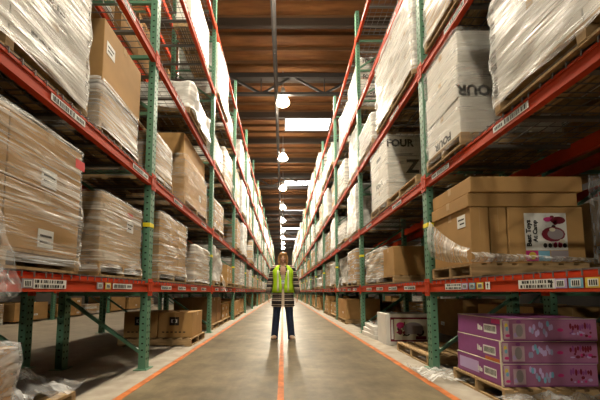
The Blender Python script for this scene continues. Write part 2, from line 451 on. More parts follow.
ROWS = {}
def rack_bay(row, side, b, xf, sd, levels, top, label, detail, labels=None, first=False, group=None, rear=True, only=None):
    """sd=-1: rack runs towards -x from its front face at xf"""
    t = thing('pallet_rack', label, 'rack', (xf, U[b], 0), 0, group)
    for yy in ([0, BAY] if first else [BAY]):
        fr = link('upright_frame', None, t, (0, yy, 0)); braces(fr, top, DEPTH, sd)
        if sd < 0: fr.scale = (-1, 1, 1)
        pm = post_me(top, 1)
        link('post', pm, fr, (.04, 0, 0)); p2 = link('post', pm, fr, (DEPTH-.04, 0, 0))
        fp = cached('fp', lambda: MB().box(-.075, .075, -.085, .085, 0, .008).cone((-.058, -.06, .008), (-.058, -.06, .02), .009, .009, 8).me('foot_plate', ['green']))
        for xx in (.04, DEPTH-.04): link('foot_plate', fp, fr, (xx, 0, 0))
        if detail:
            o = link('yellow_band', cached('yb', lambda: MB().box(-.043, .043, -.049, .049, -.025, .025).me('yellow_band', ['band'])), fr, (.04, 0, 1.68))
            o['label'] = 'yellow tape band'
    for li, z in enumerate(levels):
        rm = cached(('rail', sd), lambda: rail_me(sd))
        r = link('crossbeam', rm, t, (0, BAY/2, z))
        if rear: link('crossbeam', cached(('rail', -sd), lambda: rail_me(-sd)), t, (DEPTH*sd, BAY/2, z))
        if detail:
            spec = (labels or {}).get(li)
            if spec is None:
                spec = [('bars', -.62), ('bars', .72)] if li else [('bars', -.95), ('bars', -.38), ('bars', .2), ('bars', .8)]
            for kind, yy in spec:
                link('location_label', cached(('lab', kind, sd), lambda: label_me(kind, sd)), r, (0, yy, 0))
            if b < 8:
                for e in (-1, 1): link('wire_deck', cached(('deck', sd), lambda: deck_me(sd)), t, (0, BAY/2 + e*.66, z))
    return t

yl = lambda d: d - (U[0] + BAY/2)
LAB0 = {'left': {0: [('grey', yl(1.69)), ('tworow', yl(1.86)), ('grey', yl(2.36)), ('yellow', yl(2.47)), ('bars', yl(2.7))], 1: [('bars', yl(1.93)), ('bars', yl(2.95))]},
        'right': {0: [('tworow', yl(2.76)), ('pink', yl(2.58)), ('blue', yl(2.48)), ('yellow', yl(2.38)), ('arrow', yl(2.29)), ('tworow', yl(1.86)), ('arrow', yl(1.745)), ('pink', yl(1.69)), ('blue', yl(1.60)), ('yellow', yl(1.51))], 1: [('bars', yl(1.98)), ('bars', yl(2.9))]}}
for side, sd in (('left', -1), ('right', 1)):
    for b in range(NB):
        rack_bay(side, side, b, FX[side], sd, LV[side], TOP[side],
                 'green and orange pallet rack bay on the %s of the aisle, %s from the camera' % (side, ORD[b]), b < 12,
                 LAB0[side] if b == 0 else None, b == 0)
    # the row standing back to back, and the row across the next aisle
    for b in range(0, 6):
        rack_bay('back', side, b, FX[side] + sd*(DEPTH+.36), sd, LV[side], TOP[side],
                 'pallet rack bay standing back to back behind the %s rack, %s from the camera' % (side, ORD[b]), False, None, b == 0)
    for b in range(0, 7):
        rack_bay('far', side, b, sd*7.35, sd, LV[side], TOP[side],
                 'pallet rack bay across the next aisle beyond the %s racks, %s from the camera' % (side, ORD[b]), False, None, b == 0)

# ------------------------------------------------------------------ cartons, wrap, pallets
def carton_mb(w, l, h, c='tan', tape=True, mb=None, org=(0, 0, 0), bev=.006):
    """carton with origin at base centre"""
    m = mb or MB(); x, y, z = org
    m.box(x-w/2, x+w/2, y-l/2, y+l/2, z, z+h, 0, bev)
    if tape:
        e = .0012
        m.box(x-w/2-e, x+w/2+e, y-.025, y+.025, z+h-.07, z+h+e, 1)
        m.box(x-.001, x+.001, y-l/2-e, y+l/2+e, z+h*.5, z+h+e, 1)
    return m
def carton_me(w, l, h, c='tan', tape=True, extra=None):
    m = carton_mb(w, l, h, c, tape)
    mats = [c, 'tape', 'ink', 'paper', 'red_ink']
    if extra: extra(m)
    return m.me('carton', mats)

def wrap_me(w, l, h, seed, film='film', amp=.012, flare=.0, nu=.05, lid=.14, lump=0., name='stretch_wrap', z0=-.085):
    """a skin of wrinkled film round a w x l x h load standing at z=0"""
    r = .035; pts = []
    def arc(cx, cy, a0):
        for i in range(4): a = a0 + PI/2*i/3; pts.append((cx + r*math.cos(a), cy + r*math.sin(a), math.cos(a), math.sin(a)))
    def run(p, q, n):
        k = max(2, int((Vector(q)-Vector(p)).length/nu))
        for i in range(1, k): f = i/k; pts.append((p[0]+(q[0]-p[0])*f, p[1]+(q[1]-p[1])*f, *n))
    a, b = w/2, l/2
    arc(a-r, b-r, 0); run((a-r, b), (-a+r, b), (0, 1)); arc(-a+r, b-r, PI/2); run((-a, b-r), (-a, -b+r), (-1, 0))
    arc(-a+r, -b+r, PI); run((-a+r, -b), (a-r, -b), (0, -1)); arc(a-r, -b+r, 1.5*PI); run((a, -b+r), (a, b-r), (1, 0))
    us = [0.]
    for i in range(1, len(pts)): us.append(us[-1] + math.hypot(pts[i][0]-pts[i-1][0], pts[i][1]-pts[i-1][1]))
    us.append(us[-1] + .03)
    nv = max(6, int(h/nu)); rows = []; vv = []
    def disp(u, v, x, y):
        # noise on the 3-D position keeps the seam closed
        p = Vector((x*1.3, y*1.3, v)); s = 0.
        for k, (ca, fr) in enumerate(((.35, 9), (-.5, 7))):
            q = v + ca*(x*.9 + y*1.1)
            s += noise.noise(Vector((x*.9 + seed*3.1 + k*5, y*.9, q*fr)))
        return amp*(.5 + .8*s) + lump*noise.noise(p*2.2 + Vector((seed, 0, 0)))
    for i in range(nv+1):
        v = z0 + (h-z0)*i/nv; row = []
        fl = flare*max(0, 1 - (v-z0)/.16)**2
        for (x, y, nx, ny), u in zip(pts, us):
            d = max(.003, .006 + disp(u, v, x, y)) + fl*(.5+.7*noise.noise(Vector((x*5, y*5, seed))))
            zz = v + (.012*noise.noise(Vector((x*4, y*4, seed+9))) if i == nv else 0)
            row.append((x + nx*d, y + ny*d, max(z0, zz)))
        rows.append(row); vv.append(v)
    for k, ins in enumerate((.03, lid*.5, lid)):
        row = []
        for (x, y, nx, ny), u in zip(pts, us):
            sx = 1 - ins/ a if a else 1; sy = 1 - ins/b
            row.append((x*sx, y*sy, h + .012 + .02*abs(noise.noise(Vector((x*6, y*6, seed+k))))))
        rows.append(row); vv.append(h + ins)
    m = MB()
    m.grid(rows, 0, True, lambda i, j: (us[j], vv[i]))
    return m.me(name, [film])

def pallet_me(w=1.0, l=1.05):
    """stringers along x (into the rack), deck boards along y"""
    m = MB(); rr = random.Random(3)
    for yy in (-l/2+.02, 0, l/2-.02): m.box(-w/2, w/2, yy-.02, yy+.02, .018, .105)
    n = 8
    for i in range(n):
        x = -w/2 + .045 + (w-.09)*i/(n-1); m.box(x-.042, x+.042, -l/2, l/2, .105, .124)
    for x in (-w/2+.045, -.2, .2, w/2-.045): m.box(x-.042, x+.042, -l/2, l/2, 0, .018)
    return m.me('pallet', ['wood'])
PAL = pallet_me()
PH = .126

def sheet_me(w, l, seed, amp=.06, n=26, film='film_loose', fn=None, name='plastic_film'):
    m = MB(); P = []
    for i in range(n+1):
        row = []
        for j in range(n+1):
            u, v = w*(i/n-.5), l*(j/n-.5)
            e = 1 - .25*noise.noise(Vector((math.atan2(v, u)*1.3, seed, 2)))
            p = Vector((u*e, v*e, 0))
            q = Vector((u*6, v*6, seed)); a = abs(noise.noise(q)) + .6*abs(noise.noise(q*2.3)) + .3*abs(noise.noise(q*5))
            p.z = .004 + amp*a
            if fn: p = fn(p, i/n, j/n)
            row.append(p)
        P.append(row)
    m.grid(P, 0, False, lambda i, j: (w*i/n, l*j/n))
    return m.me(name, [film], recalc=False)

# ---- prototypes: list of (part, mesh, loc), nominal 1.0 (x) x 1.08 (y) x 1.0 (z)
PROTO = {}
def stack(cols, w, l, h, seed, c, jitter=.0, shift=.0, printed=None, cs=None):
    nx, ny, nz = cols; rr = random.Random(seed); out = []
    dx, dy, dz = w/nx, l/ny, h/nz
    def ex(mm):
        if printed: printed(mm, dx, dy, dz)
    base = {}
    for k in range(nz):
        for i in range(nx):
            for j in range(ny):
                if k == nz-1 and jitter and rr.random() < jitter and nz > 1: continue
                cc = rr.choice(cs) if cs else c
                me = base.setdefault(cc, carton_me(dx-.004, dy-.004, dz-.003, cc, True, ex if printed else None))
                out.append(('carton', me, (-w/2+dx*(i+.5)+rr.uniform(-shift, shift)*(.4), -l/2+dy*(j+.5)+rr.uniform(-shift, shift), dz*k)))
    return out
def pr_label(mm, dx, dy, dz):
    for s in (-1, 1):
        x = s*(dx/2-.0015)
        mm.box(x, x+s*.0014, .06, .19, dz*.25, dz*.25+.1, 3); mm.box(x, x+s*.002, .075, .17, dz*.25+.05, dz*.25+.06, 2); mm.box(x, x+s*.002, .075, .15, dz*.25+.02, dz*.25+.03, 2)
def pr_four(mm, dx, dy, dz):
    text(mm, 'FOUR', .11, (dx/2-.001, -.04, dz*.22), '+x', 2); text(mm, 'FOUR', .11, (-dx/2+.001, .04, dz*.22), '-x', 2)
    text(mm, 'FOUR', .12, (0, -dy/2+.001, dz*.75), '-y', 2)
    for s in (-1, 1): mm.box(s*(dx/2-.002), s*(dx/2-.0005), .1, .16, dz*.6, dz*.72, 4)
def proto(name, kind, desc, cat, parts): PROTO[name] = dict(kind=kind, desc=desc, cat=cat, parts=parts)
W, Ln = .98, 1.08
proto('tanwrap', 'wrapped_pallet_load', 'brown cartons under clear film', 'load', stack((2, 2, 3), W, Ln, 1., 1, 'tan', printed=pr_label) + [('stretch_wrap', wrap_me(W, Ln, 1., 1, 'film', flare=.03), (0, 0, 0))])
proto('tanpale', 'wrapped_pallet_load', 'pale cartons under milky film', 'load', stack((2, 3, 4), W, Ln, 1., 2, 'tan_pale', jitter=.2) + [('stretch_wrap', wrap_me(W, Ln, 1., 2, 'film_white', flare=.03), (0, 0, 0))])
proto('white', 'wrapped_pallet_load', 'white cartons under film', 'load', stack((2, 2, 3), W, Ln, 1., 3, 'white_card', printed=pr_four) + [('stretch_wrap', wrap_me(W, Ln, 1., 3, 'film'), (0, 0, 0))])
proto('whiteheavy', 'wrapped_pallet_load', 'white load in milky wrap', 'load', stack((2, 2, 4), W-.03, Ln-.03, .99, 4, 'white_card') + [('stretch_wrap', wrap_me(W, Ln, 1., 4, 'film_white', amp=.02, flare=.04), (0, 0, 0))])
proto('tanopen', 'carton_load', 'bare brown cartons', 'cartons', stack((2, 2, 3), W, Ln, 1., 5, 'tan', jitter=.35, shift=.015, printed=pr_label))
proto('mixed', 'wrapped_pallet_load', 'mixed cartons in film', 'load', stack((2, 2, 4), W, Ln, 1., 6, 'tan', jitter=.3, cs=['tan', 'white_card', 'tan_pale']) + [('stretch_wrap', wrap_me(W, Ln, 1., 6, 'film', amp=.018), (0, 0, 0))])
proto('hood', 'hooded_pallet_load', 'tall white hooded load', 'load', stack((1, 2, 2), W-.06, Ln-.06, .97, 7, 'white_card') + [('plastic_hood', wrap_me(W, Ln, 1., 7, 'film_bag', amp=.02, lump=.02, lid=.46), (0, 0, 0))])
proto('bag', 'bagged_load', 'lumpy white bagged load', 'load', stack((2, 2, 2), W-.16, Ln-.16, .9, 8, 'white_card', cs=['white_card', 'tan_pale'], shift=.02) + [('plastic_bag', wrap_me(W-.08, Ln-.08, .96, 8, 'film_bag', amp=.02, lump=.07, lid=.43, flare=.05), (0, 0, 0))])
proto('crate', 'carton_load', 'one big brown carton', 'cartons', stack((1, 1, 1), W, Ln, 1., 9, 'tan', printed=pr_label))
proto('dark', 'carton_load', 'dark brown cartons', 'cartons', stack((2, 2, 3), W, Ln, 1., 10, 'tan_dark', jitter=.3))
def merged(name):
    mats = []; bm = MB()
    for part, me, loc in PROTO[name]['parts']:
        idx = []
        for mm in me.materials:
            if mm not in mats: mats.append(mm)
            idx.append(mats.index(mm))
        f0 = len(bm.bm.faces); bm.add(me, Matrix.Translation(loc)); bm.bm.faces.ensure_lookup_table()
        for f in bm.bm.faces[f0:]: f.material_index = idx[f.material_index] if f.material_index < len(idx) else 0
    return bm.me(PROTO[name]['kind'], mats, recalc=False)

LEVW = ['floor', 'first shelf', 'second shelf', 'third shelf', 'fourth shelf', 'top shelf']
def where(side, lev, b, half, row=None):
    return '%s of %s rack, %s bay, %s half' % (LEVW[lev], row or side, ORD[b], ('nearer', 'farther')[half])
def pallet(x, y, z, label, rotz=0., scale=(1, 1, 1)):
    o = tag(link('pallet', PAL, None, (x, y, z), rotz), label, 'pallet', 'wooden pallets'); o.scale = scale; return o
def put_load(pn, x, y, z, sc, rotz, wh, parts=True, group=None):
    p = PROTO[pn]
    lab = '%s on %s' % (p['desc'], wh)
    if parts:
        t = thing(p['kind'], lab, p['cat'], (x, y, z), rotz, group)
        for n, me, loc in p['parts']: link(n, me, t, loc)
    else:
        t = tag(link(p['kind'], cached(('m', pn), lambda: merged(pn)), None, (x, y, z), rotz), lab, p['cat'], group)
    t.scale = sc
    return t

HERO = set()
def skip(side, lev, b, half): HERO.add((side, lev, b, half))
def ztop(side, lev): return 0. if lev == 0 else LV[side][lev-1] + .074
def yslot(b, half): return U[b] + (.72, 2.10)[half]
SGN = {'left': -1, 'right': 1}

def custom(side, lev, b, half, name, label, cat, x0, x1, y0, y1, cartons, wrap=None, z=None, pal=True, rot=0.):
    """cartons: (cx, cy, z, w, l, h, mat, extra) relative to base centre; x0/x1: |X| range from the aisle"""
    skip(side, lev, b, half); s = SGN[side]
    zb = ztop(side, lev) if z is None else z
    cx, cy = s*(x0+x1)/2, (y0+y1)/2
    if pal:
        pallet(cx, cy, zb, 'wooden pallet under the %s' % label.split(' on ')[0].split(', ')[0], 0, ((x1-x0)/1.0, (y1-y0)/1.05, 1)); zb += PH
    t = thing(name, label, cat, (cx, cy, zb), rot)
    for c in cartons:
        dx, dy, dz, w, l, h, m, ex = c
        link('carton', carton_me(w, l, h, m, True, ex), t, (dx*s, dy, dz))
    if wrap:
        nm, me, loc = wrap
        link(nm, me, t, loc)
    return t

def grid_cartons(w, l, h, nx, ny, nz, m, ex=None):
    dx, dy, dz = w/nx, l/ny, h/nz
    return [(-w/2+dx*(i+.5), -l/2+dy*(j+.5), dz*k, dx-.004, dy-.004, dz-.003, m, ex) for i in range(nx) for j in range(ny) for k in range(nz)]

# ---- left rack, near bays ------------------------------------------------
def ex_lbl(side, yy=.1, zz=.08, red=False):
    s = -SGN[side]
    def f(mm):
        x = max((v.co.x*s for v in mm.bm.verts))*s
        mm.box(x-.0005*s, x+s*.0016, yy-.06, yy+.06, zz, zz+.12, 3)
        mm.box(x, x+s*.0022, yy-.045, yy+.045, zz+.07, zz+.085, 2); mm.box(x, x+s*.0022, yy-.045, yy+.02, zz+.03, zz+.045, 2)
        if red: mm.box(x-.0005*s, x+s*.0018, yy-.05, yy+.05, zz+.16, zz+.2, 4)
    return f
t = custom('left', 1, 0, 0, 'wrapped_pallet_load', 'big film-wrapped brown carton load above the bare floor, nearest on the left shelf', 'load', 1.58, 2.58, .95, 2.12,
       grid_cartons(.98, 1.15, .82, 2, 2, 2, 'tan', ex_lbl('left', .0, .03)), ('stretch_wrap', wrap_me(1.0, 1.17, .83, 21, 'film', amp=.022, flare=.03, nu=.035), (0, 0, 0)))
link('red_label', MB().box(0, .002, -.045, .045, -.035, .035).me('red_label', ['red_ink']), t, (.532, .50, .70))['label'] = 'red sticker'
def hang(p, a, b):
    # a film tail that falls over the rail
    d = (p.x + .3); x = .12*math.sin(b*6) * .2 + p.z
    return Vector((.02 + .15*max(0, 1-a)**.4 + p.z*.6, p.y*(1.25-.5*a) , .22 - .5*(1-a) + .03*math.sin(b*7)*(1-a)))
link('loose_film', sheet_me(.5, .26, 5, .06, 22, 'film_loose', hang, 'loose_film'), t, (.52, -.25, 0))['label'] = 'torn film tail hanging over the rail'
custom('left', 1, 0, 1, 'wrapped_pallet_load', 'smaller wrapped brown carton with red mark beside the green post, low left shelf', 'load', 1.60, 2.58, 2.38, 3.12,
       [(0, 0, 0, .94, .70, .64, 'tan_pale', ex_lbl('left', .12, .36, True))],
       ('stretch_wrap', wrap_me(.95, .71, .645, 22, 'film', amp=.016, flare=.06, nu=.035), (0, 0, 0)))
skip('left', 2, 0, 0)
custom('left', 2, 0, 0, 'wrapped_pallet_load', 'grey-white film-wrapped load high in the near corner, left second shelf', 'load', 1.60, 2.60, .87, 2.15,
       grid_cartons(.98, 1.24, 1.12, 2, 2, 3, 'white_card', lambda mm: text(mm, 'FOUR', .10, (.2455, -.05, .1), '+x', 2)),
       ('stretch_wrap', wrap_me(1.0, 1.26, 1.13, 23, 'film_white', amp=.02, nu=.035, flare=.02), (0, 0, 0)))
custom('left', 2, 0, 1, 'wrapped_pallet_load', 'tall brown carton on film-wrapped base beside the near green post, left second shelf', 'load', 1.62, 2.58, 2.33, 2.99,
       [(0, 0, 0, .92, .62, .36, 'tan_pale', None), (0, 0, .365, .95, .64, .60, 'tan', ex_lbl('left', -.22, .3))],
       ('stretch_wrap', wrap_me(.94, .65, .40, 24, 'film_white', amp=.012, flare=.05, nu=.035), (0, 0, 0)))
custom('left', 1, 1, 0, 'wrapped_pallet_load', 'tall wrapped brown cartons just past the near green post, left first shelf', 'load', 1.60, 2.58, 3.52, 4.55,
       grid_cartons(.96, .98, .80, 2, 3, 2, 'tan'), ('stretch_wrap', wrap_me(.98, 1.0, .80, 25, 'film', amp=.018, flare=.05, nu=.04), (0, 0, 0)))
custom('left', 1, 1, 1, 'wrapped_pallet_load', 'wrapped brown carton stack before the second green post, left first shelf', 'load', 1.60, 2.58, 4.95, 5.95,
       grid_cartons(.96, .96, .60, 1, 2, 1, 'tan_pale'), ('stretch_wrap', wrap_me(.98, .98, .60, 26, 'film_white', amp=.018, flare=.04, nu=.04), (0, 0, 0)))
custom('left', 2, 1, 0, 'wrapped_pallet_load', 'small pale carton in film tucked behind the near green post, left second shelf', 'load', 1.60, 2.5, 3.34, 3.9,
       [(0, 0, 0, .86, .52, .50, 'tan_pale', None)], ('stretch_wrap', wrap_me(.87, .54, .50, 27, 'film_white', nu=.05), (0, 0, 0)))
custom('left', 2, 1, 1, 'wrapped_pallet_load', 'two stacked brown cartons with film over the front, left second shelf', 'load', 1.60, 2.58, 4.36, 5.7,
       [(0, 0, 0, .95, 1.28, .68, 'tan', ex_lbl('left', .2, .2)), (.02, 0.02, .685, .90, 1.2, .46, 'tan', None)], ('stretch_wrap', wrap_me(.97, 1.3, .74, 28, 'film_thin', nu=.05, amp=.02, flare=.05), (0, 0, 0)))
# left third shelf: nearly empty, bagged bundle drooping over the rail
skip('left', 3, 0, 0); skip('left', 3, 0, 1); skip('left', 3, 1, 0)
custom('left', 3, 1, 1, 'bagged_load', 'drooping bundle of white plastic over the rail, left third shelf', 'load', 1.55, 2.5, 4.35, 5.4,
       grid_cartons(.7, .9, .22, 1, 2, 1, 'white_card'), ('plastic_bag', wrap_me(.98, 1.05, .40, 29, 'film_bag', amp=.03, lump=.1, lid=.45, flare=.08), (0, 0, 0)))
skip('left', 4, 1, 0)
custom('left', 4, 1, 1, 'carton_load', 'white flat panels standing upright, left fourth shelf', 'cartons', 1.62, 1.95, 4.55, 5.75,
       [(-.1+.09*i, 0, 0, .085, 1.15, .95, 'white_card', None) for i in range(3)], None)

# ---- right rack, near bays -------------------------------------------------
def ex_poster(mm):
    y = -.31; e = .0012
    mm.box(-.2, .19, y-e, y+.001, .12, .47, 3)
    def disc(cx, cz, rx, rz, mi): mm.disc((cx, y-e-.0012-.0003*mi, cz), rx, rz, (1, 0, 0), (0, 0, 1), mi)
    text(mm, 'Best Toys', .062, (-.165, y-.0025, .28), '-y', 2, PI/2)
    text(mm, 'At Camp', .055, (-.105, y-.0025, .30), '-y', 2, PI/2)
    rr = random.Random(11)
    disc(.02, .41, .045, .022, 5); disc(.11, .40, .07, .035, 6); disc(.06, .27, .11, .07, 6); disc(.08, .27, .075, .05, 7)
    for i in range(14): disc(rr.uniform(-.04, .165), rr.uniform(.15, .44), rr.uniform(.012, .03), rr.uniform(.01, .028), rr.choice((5, 6, 7, 2, 8)))
    for i in range(5): disc(-.02+.045*i, .165, .019, .022, rr.choice((6, 2)))
    mm.box(-.2, -.09, y-e, y+.001, .02, .115, 5); disc(-.145, .07, .035, .035, 9); mm.box(-.085, .02, y-e, y+.001, .02, .115, 10); mm.box(.03, .19, y-e, y+.001, .02, .115, 7)
skip('right', 1, 0, 0)
t = custom('right', 1, 0, 1, 'carton_load', 'bare brown cartons topped by flat ones, with a picture poster, right first shelf', 'cartons', 1.72, 2.80, 2.50, 3.16,
       [(-.43, 0, .0, .17, .62, .53, 'tan', ex_lbl('right', -.18, .36)), (-.25, -.0, 0, .155, .60, .53, 'tan', None),
        (-.02, 0, .535, 1.02, .63, .125, 'tan', None), (-.0, -.02, .665, 1.04, .64, .145, 'tan', None)], None)
pc = MB(); carton_mb(.70, .62, .53, 'tan', True, pc); ex_poster(pc)
link('carton', pc.me('carton', ['tan', 'tape', 'ink', 'paper', 'red_ink', 'rose', 'maroon', 'greyprint', 'cream', 'yellowprint', 'skyblue']), t, (.185, 0, 0))
def swoosh(p, a, b):
    # film pulled from the post down along the cartons' foot
    x = -.55 + 1.1*b; zt = .09*(1-.6*b)
    return Vector((x, -.36 - .05*math.sin(a*PI) + p.z*.5, .0 + zt*a + p.z*.3))
o = link('loose_film', sheet_me(.4, 1.1, 15, .07, 26, 'film_white', swoosh, 'loose_film'), t); o['label'] = 'loose white film'
def swoosh2(p, a, b): return Vector((-.56 - .03*math.sin(a*PI)-p.z*.4, -.36 + .66*b, .0 + (.13+.42*b**1.4)*(.25*(b) + a*(1-.25*b))+p.z*.2))
link('loose_film', sheet_me(.4, .66, 17, .05, 20, 'film_white', swoosh2, 'loose_film'), t)['label'] = 'loose white film'
def side_film(p, a, b): return Vector((.58+.5*(b)*.35+p.z, -.34 + .0*a + p.z, .85*a - .0))
link('loose_film', sheet_me(.8, .4, 19, .09, 22, 'film_loose', side_film, 'loose_film'), t)['label'] = 'crumpled clear film'

def ex_fourside(mm):
    text(mm, 'FOUR', .15, (-.30, -.285, .075), '-y', 2, PI)
    text(mm, 'FOUR', .09, (-.491, -.05, .05), '-x', 2, 0)
    mm.box(-.05, .08, -.287, -.283, .2, .25, 2)
t = custom('right', 2, 0, 1, 'wrapped_pallet_load', 'white wrapped cartons with upside-down black lettering beside near post, right second shelf', 'load', 1.68, 2.68, 2.50, 3.12,
       [(0, 0, 0, .97, .58, .36, 'white_card', lambda mm: text(mm, 'FOUR', .11, (-.486, .0, .07), '-x', 2, PI)),
        (0, 0, .363, .985, .57, .36, 'white_card', ex_fourside), (.01, .0, .726, .97, .56, .33, 'white_card', lambda mm: mm.box(.0, .12, -.2815, -.279, .17, .23, 2))],
       ('stretch_wrap', wrap_me(1.0, .60, 1.06, 31, 'film_thin', amp=.014, nu=.035, flare=.02), (0, 0, 0)))
custom('right', 2, 0, 0, 'wrapped_pallet_load', 'big streaky white film-wrapped load in the near upper corner, right second shelf', 'load', 1.68, 2.68, .82, 2.08,
       grid_cartons(.97, 1.23, .78, 2, 2, 3, 'white_card'), ('stretch_wrap', wrap_me(1.0, 1.26, .80, 32, 'film_white', amp=.03, nu=.035, flare=.03), (0, 0, 0)))
skip('right', 2, 1, 0)
pallet(2.22, yslot(1, 0), ztop('right', 2), 'empty wooden pallet on second shelf of right rack, second bay')
def ex_z1(mm): text(mm, 'FOUR', .17, (-.27, -.411, .22), '-y', 2); mm.box(-.4835, -.4825, -.1, .1, .1, .16, 2)
def ex_z2(mm): text(mm, 'Z', .30, (-.07, -.411, .26), '-y', 2); text(mm, 'FOUR', .12, (-.481, .0, .1), '-x', 2)
custom('right', 2, 1, 1, 'wrapped_pallet_load', 'white carton with big black letter, in the second bay, right second shelf', 'load', 1.70, 2.70, 4.36, 5.22,
       [(0, 0, 0, .96, .82, .27, 'white_card', None), (0, 0, .273, .96, .82, .44, 'white_card', ex_z2), (0, 0, .716, .96, .82, .34, 'white_card', ex_z1)],
       ('stretch_wrap', wrap_me(.98, .84, 1.06, 33, 'film_thin', amp=.014, nu=.05), (0, 0, 0)))
skip('right', 1, 1, 0)
custom('right', 1, 1, 1, 'wrapped_pallet_load', 'wrapped white-streaked load with bare brown back carton, right first shelf', 'load', 1.72, 2.72, 4.25, 5.75,
       [(.0, -.48, 0, .96, .45, .46, 'tan', None), (0, .24, 0, .96, .90, .30, 'tan_pale', None), (0, .2, .303, .9, .8, .2, 'tan_pale', None)], ('stretch_wrap', wrap_me(.98, .97, .52, 34, 'film_white', amp=.03, lump=.03, nu=.04), (0, .24, 0)))
custom('right', 3, 0, 1, 'wrapped_pallet_load', 'tall cream wrapped load above the white lettered cartons, right third shelf', 'load', 1.68, 2.68, 1.9, 3.07,
       grid_cartons(.97, 1.12, 1.05, 2, 2, 3, 'tan_pale'), ('stretch_wrap', wrap_me(1.0, 1.15, 1.06, 35, 'film_white', amp=.02, nu=.04, flare=.02), (0, 0, 0)))
custom('right', 3, 1, 0, 'wrapped_pallet_load', 'tall white wrapped load past the near green post, right third shelf', 'load', 1.68, 2.68, 3.36, 4.75,
       grid_cartons(.97, 1.36, 1.08, 2, 3, 3, 'white_card'), ('stretch_wrap', wrap_me(1.0, 1.39, 1.09, 36, 'film_white', amp=.02, nu=.045, flare=.02), (0, 0, 0)))
custom('right', 3, 1, 1, 'wrapped_pallet_load', 'low white wrapped cartons before the second green post, right third shelf', 'load', 1.70, 2.68, 5.05, 5.95,
       grid_cartons(.95, .86, .5, 2, 2, 2, 'white_card'), ('stretch_wrap', wrap_me(.97, .88, .5, 37, 'film_white', amp=.015, nu=.05), (0, 0, 0)))
for a in ((4, 0, 1), (4, 1, 0), (4, 1, 1)): skip('right', *a)

skip('left', 0, 2, 0)
# ---- generic bays --------------------------------------------------------
MAXH = {'left': [.62, .88, 1.12, 1.28, 1.2, 1.1], 'right': [.62, .88, 1.02, 1.08, 1.2, 1.1]}
CH_UP = ['white', 'whiteheavy', 'whiteheavy', 'hood', 'tanpale', 'mixed', 'bag', 'tanwrap', 'white', 'tanopen']
CH_LOW = ['tanpale', 'whiteheavy', 'bag', 'tanwrap', 'mixed', 'white', 'tanpale', 'tanopen']
CH_FL = ['tanopen', 'crate', 'tanwrap', 'tanopen', 'crate', 'bag']
for side in ('left', 'right'):
    s = SGN[side]
    for b in range(0, NB):
        for lev in range(6):
            for half in (0, 1):
                if b == 0 and not (lev == 3 and side == 'right' or lev == 4): continue  # nearest right third-shelf load is unseen, added to block light in the corner
                if (side, lev, b, half) in HERO: continue
                if lev == 0 and b < 2: continue
                p = (.62, .97, .95, .93, .9, 0)[lev]
                if lev == 5: p = (0 if b < 5 else .35) if side == 'left' else (0 if b < 4 else .75)
                if side == 'right' and lev == 4 and b == 1: continue
                if R.random() > p: continue
                pn = R.choice(CH_FL if lev == 0 else CH_LOW if lev == 1 else CH_UP)
                mh = MAXH[side][lev]; h = mh*R.choice((1, .97, .9, .78, .6, .5, .95, .85))
                if pn in ('hood',): h = mh
                if lev == 0 and pn == 'crate': h = R.uniform(.4, .6)
                yy = yslot(b, half) + R.uniform(-.03, .03); z = ztop(side, lev)
                ly = R.uniform(.80, 1.05); xo = R.uniform(-.09, .06)
                xc = FX[side] + s*(.53 + xo) + s*.0
                near = yy < 26
                wh = where(side, lev, b, half)
                if near:
                    pallet(xc, yy, z, 'wooden pallet on ' + wh); z += PH
                rz = rad(R.uniform(-3, 3)) + (PI if R.random() < .5 else 0)
                t = put_load(pn, xc, yy, z + (.001 if near else .09*h), (R.uniform(.92, 1), ly, h), rz, wh, yy < 17)
                if yy < 17 and lev in (1, 2, 3) and R.random() < .3:
                    k = R.randrange(3)
                    o = link('loose_film', cached(('tail', k), lambda: sheet_me(.5, .2, 60+k, .07, 16, 'film_white', hang, 'loose_film')), t, (.5 if abs(rz) > 1.5 and s < 0 or abs(rz) <= 1.5 and s > 0 else .5, R.uniform(-.3, .3), 0))
                    if (abs(rz) > 1.5) == (s < 0): o.location.x = -.5; o.rotation_euler.z = PI
    # loads of the back row and of the row across the next aisle, seen through the gaps
    for b in range(0, 6):
        for lev in (1, 2, 3, 4):  # upper two shelves filled, mostly with dark cartons, to block light and darken gaps
            for half in (0, 1):
                if R.random() < .04: continue
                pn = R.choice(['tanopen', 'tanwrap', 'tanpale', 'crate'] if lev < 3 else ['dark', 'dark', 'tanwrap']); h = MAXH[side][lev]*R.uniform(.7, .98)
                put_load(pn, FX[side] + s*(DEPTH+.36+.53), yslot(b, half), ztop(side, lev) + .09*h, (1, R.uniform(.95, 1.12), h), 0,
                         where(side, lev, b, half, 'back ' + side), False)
    if side == 'right':
        for b in range(0, 5):
            for half in (0, 1):
                if R.random() < .75:
                    put_load(R.choice(['tanopen', 'crate', 'tanwrap']), FX[side] + s*(DEPTH+.36+.53), yslot(b, half), .065, (1, R.uniform(.9, 1.1), R.uniform(.45, .7)), 0, where(side, 0, b, half, 'back ' + side), False)
    for b in range(1, 7):
        for half in (0, 1):
            if R.random() < .06: continue
            put_load(R.choice(['tanopen', 'crate', 'bag', 'mixed', 'whiteheavy']), s*(7.35+.53), yslot(b, half), .06, (1, 1, R.uniform(.35, .62)), 0,
                     where(side, 0, b, half, 'far ' + side), False)
            put_load(R.choice(['tanopen', 'mixed', 'whiteheavy']), s*(7.35+.53), yslot(b, half), ztop(side, 1)+.075, (1, 1, R.uniform(.6, .8)), 0,
                     where(side, 1, b, half, 'far ' + side), False)

